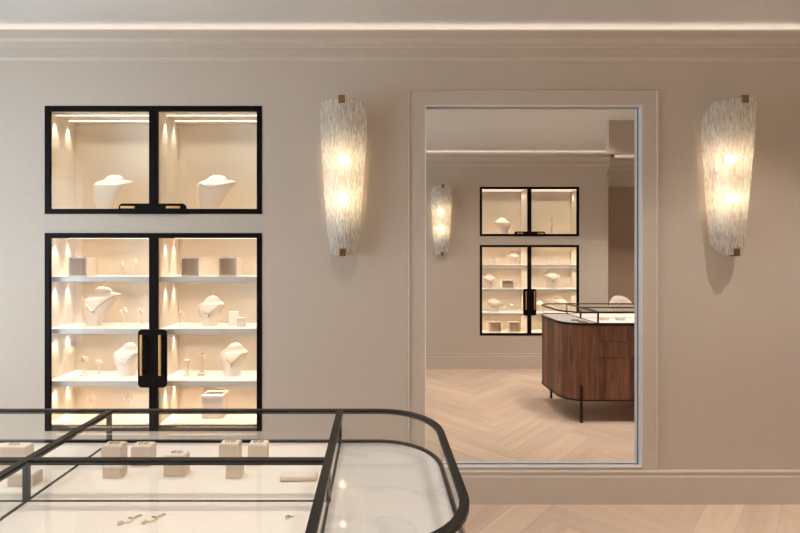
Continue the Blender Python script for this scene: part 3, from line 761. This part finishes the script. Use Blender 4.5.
# earrings lying on the front pad
def drop_earring(label, px, py, s=.62):
    d = 101/(py-255); y = d*F; x = wx(px, y)
    t = thing('drop_earring', label, 'earring', (x, y, ZD+.35), 0, 'drop earrings on the front pad')
    MB().tube([(3.0*s*math.cos(a)*1.0, 1.6+2.4*s*math.sin(a), 0) for a in [math.radians(-150+i*12) for i in range(22)]], .22, n=6).build('hook', 'gold', t, smooth=True)
    MB().tube([(2.6*s, 1.6+1.4, 0), (5*s, 5, 0), (6.6*s, 4.8, 0)], .25, n=6).build('bar', 'gold', t, smooth=True)
    MB().lathe([(.2, -.3), (1.4*s, 0), (1.5*s, .6), (.7*s, 1.2), (.1, 1.3)], (-2.6*s, -1.2*s, 0), 14).build('pearl', 'bust', t, smooth=True)
drop_earring('gold and pearl drop earring on the front pad, left of the pair', 125, 523)
drop_earring('gold and pearl drop earring on the front pad, right of the pair', 149, 522)
t = thing('stud_earring', 'single tiny gold stud near the right glazing bar on the front pad', 'earring', (wx(288, 177), 177, ZD+.05), 0)
MB().lathe([(.1, 0), (.9, .1), (1.0, .5), (.2, 1.0)], n=10).build('stone', 'silver', t, smooth=True)
MB().cyl((0, 0, .2), (2.0, .8, .2), .18, n=6).build('pin', 'gold', t)

# objects in the reflected counter
def bangle(label, x, y, rxx, ryy, z):
    o = MB().tube([(rxx*math.cos(a), ryy*math.sin(a), .6) for a in [2*PI*i/30 for i in range(30)]], .55, n=6, closed=True).build('bangle', 'old_brass', None, (x, y, z), 0, smooth=True)
    tag(o, label, 'bangle', 'bangles in the reflected counter')
bangle('thin oval bangle lying in the reflected counter by the black post', 273+38, CY0+104, 7, 5, 146.5)
bangle('second thin bangle in the reflected counter, deeper behind the first', 273+34, CY0+86, 6, 5, 146.5)
for i, (dx, lb) in enumerate(((80, 'left plinth inside the reflected counter'), (105, 'right plinth inside the reflected counter'))):
    block('jewellery_plinth', lb + ', near the mirror edge', 273+dx, CY0+84, ZD, 12, 5, 8, 'bust', 0, 'jewellery plinth')

# ------------------------------------------------------------------ counter stool behind the reflected counter
def stool():
    X, Y = 466, 72
    t = thing('counter_stool', 'cream boucle counter stool with rounded back behind the reflected walnut counter', 'stool', (X, Y, 0), 0)
    mb = MB(); n = 28
    def ell(a, b, z): return [(a*math.cos(2*PI*i/n), b*math.sin(2*PI*i/n), z) for i in range(n)]
    mb.loft([ell(36, 32, 108), ell(40, 36, 111), ell(40, 36, 119), ell(36, 32, 123), ell(20, 18, 124)]); mb.build('seat', 'boucle', t, smooth=True)
    mb = MB(); m_, kk = 26, 8
    rings = []
    for i in range(m_+1):
        th = math.radians(20+140*i/m_); u = i/m_*2-1
        top = 170 - 42*abs(u)**2.4; bot = 124-2
        cx, cy = math.cos(th), math.sin(th)
        ring_ = []
        for j in range(14):
            a = 2*PI*j/14; rr = 37 + 3.6*math.cos(a); zc = (top+bot)/2; zh = (top-bot)/2
            sz = math.sin(a); zz = zc + zh*math.copysign(abs(sz)**.7, sz)
            ring_.append((rr*cx*.82, -rr*cy*.86+2, zz))
        rings.append(ring_)
    mb.loft(rings); mb.build('backrest', 'boucle', t, smooth=True)
    for sx in (-1, 1):
        for sy in (-1, 1): MB().cyl((sx*20, sy*18, 108), (sx*26, sy*23, 0), 1.6, 1.2, n=10).build('leg', 'leg_metal', t, smooth=True)
    mb = MB(); mb.tube([(24*sx_, 21*sy_, 38) for sx_, sy_ in ((-1, -1), (1, -1), (1, 1), (-1, 1))], .9, closed=True); mb.build('footrest', 'leg_metal', t)
stool()

# ------------------------------------------------------------------ unseen recessed downlights, added to light the counters and the mirrored back wall
def downlight(x, y, label, k=1.0, tilt=0.0):
    t = thing('added_downlight', label, 'downlight', (x, y, CEIL-.6), 0, 'added ceiling downlights')
    n = 24
    MB().ring([(7*math.cos(2*PI*i/n), 7*math.sin(2*PI*i/n)) for i in range(n)], [(5*math.cos(2*PI*i/n), 5*math.sin(2*PI*i/n)) for i in range(n)], -.3, .55).build('trim_ring', 'white', t)
    MB().cyl((0, 0, .1), (0, 0, .5), 4.9, n=24).build('lens', 'dl', t)
    l = bpy.data.lights.new('added_down_light', 'SPOT'); l.energy = P_DOWN*k; l.color = WARM; l.spot_size = math.radians(100); l.spot_blend = .9; l.shadow_soft_size = 5*U
    o = bpy.data.objects.new('added_down_light', l); COL.objects.link(o); o.parent = t; o.location = (0, 0, -.8*U); o.rotation_euler = (-tilt, 0, 0)
for x, y, k in ((-420, 290, .8), (-230, 290, .75), (-40, 290, .8), (150, 240, 1.0), (340, 240, 1.3), (560, 250, 1.1), (180, 330, 1.05), (370, 330, 1.45), (560, 330, 1.5), (-350, 110, .6), (-150, 110, .6), (30, 110, 1.0), (500, 110, 1.8), (620, 110, 1.5)):
    downlight(x, y, 'unseen round downlight added in the ceiling to light the room', k, .45 if 230 < y < 260 else 0)
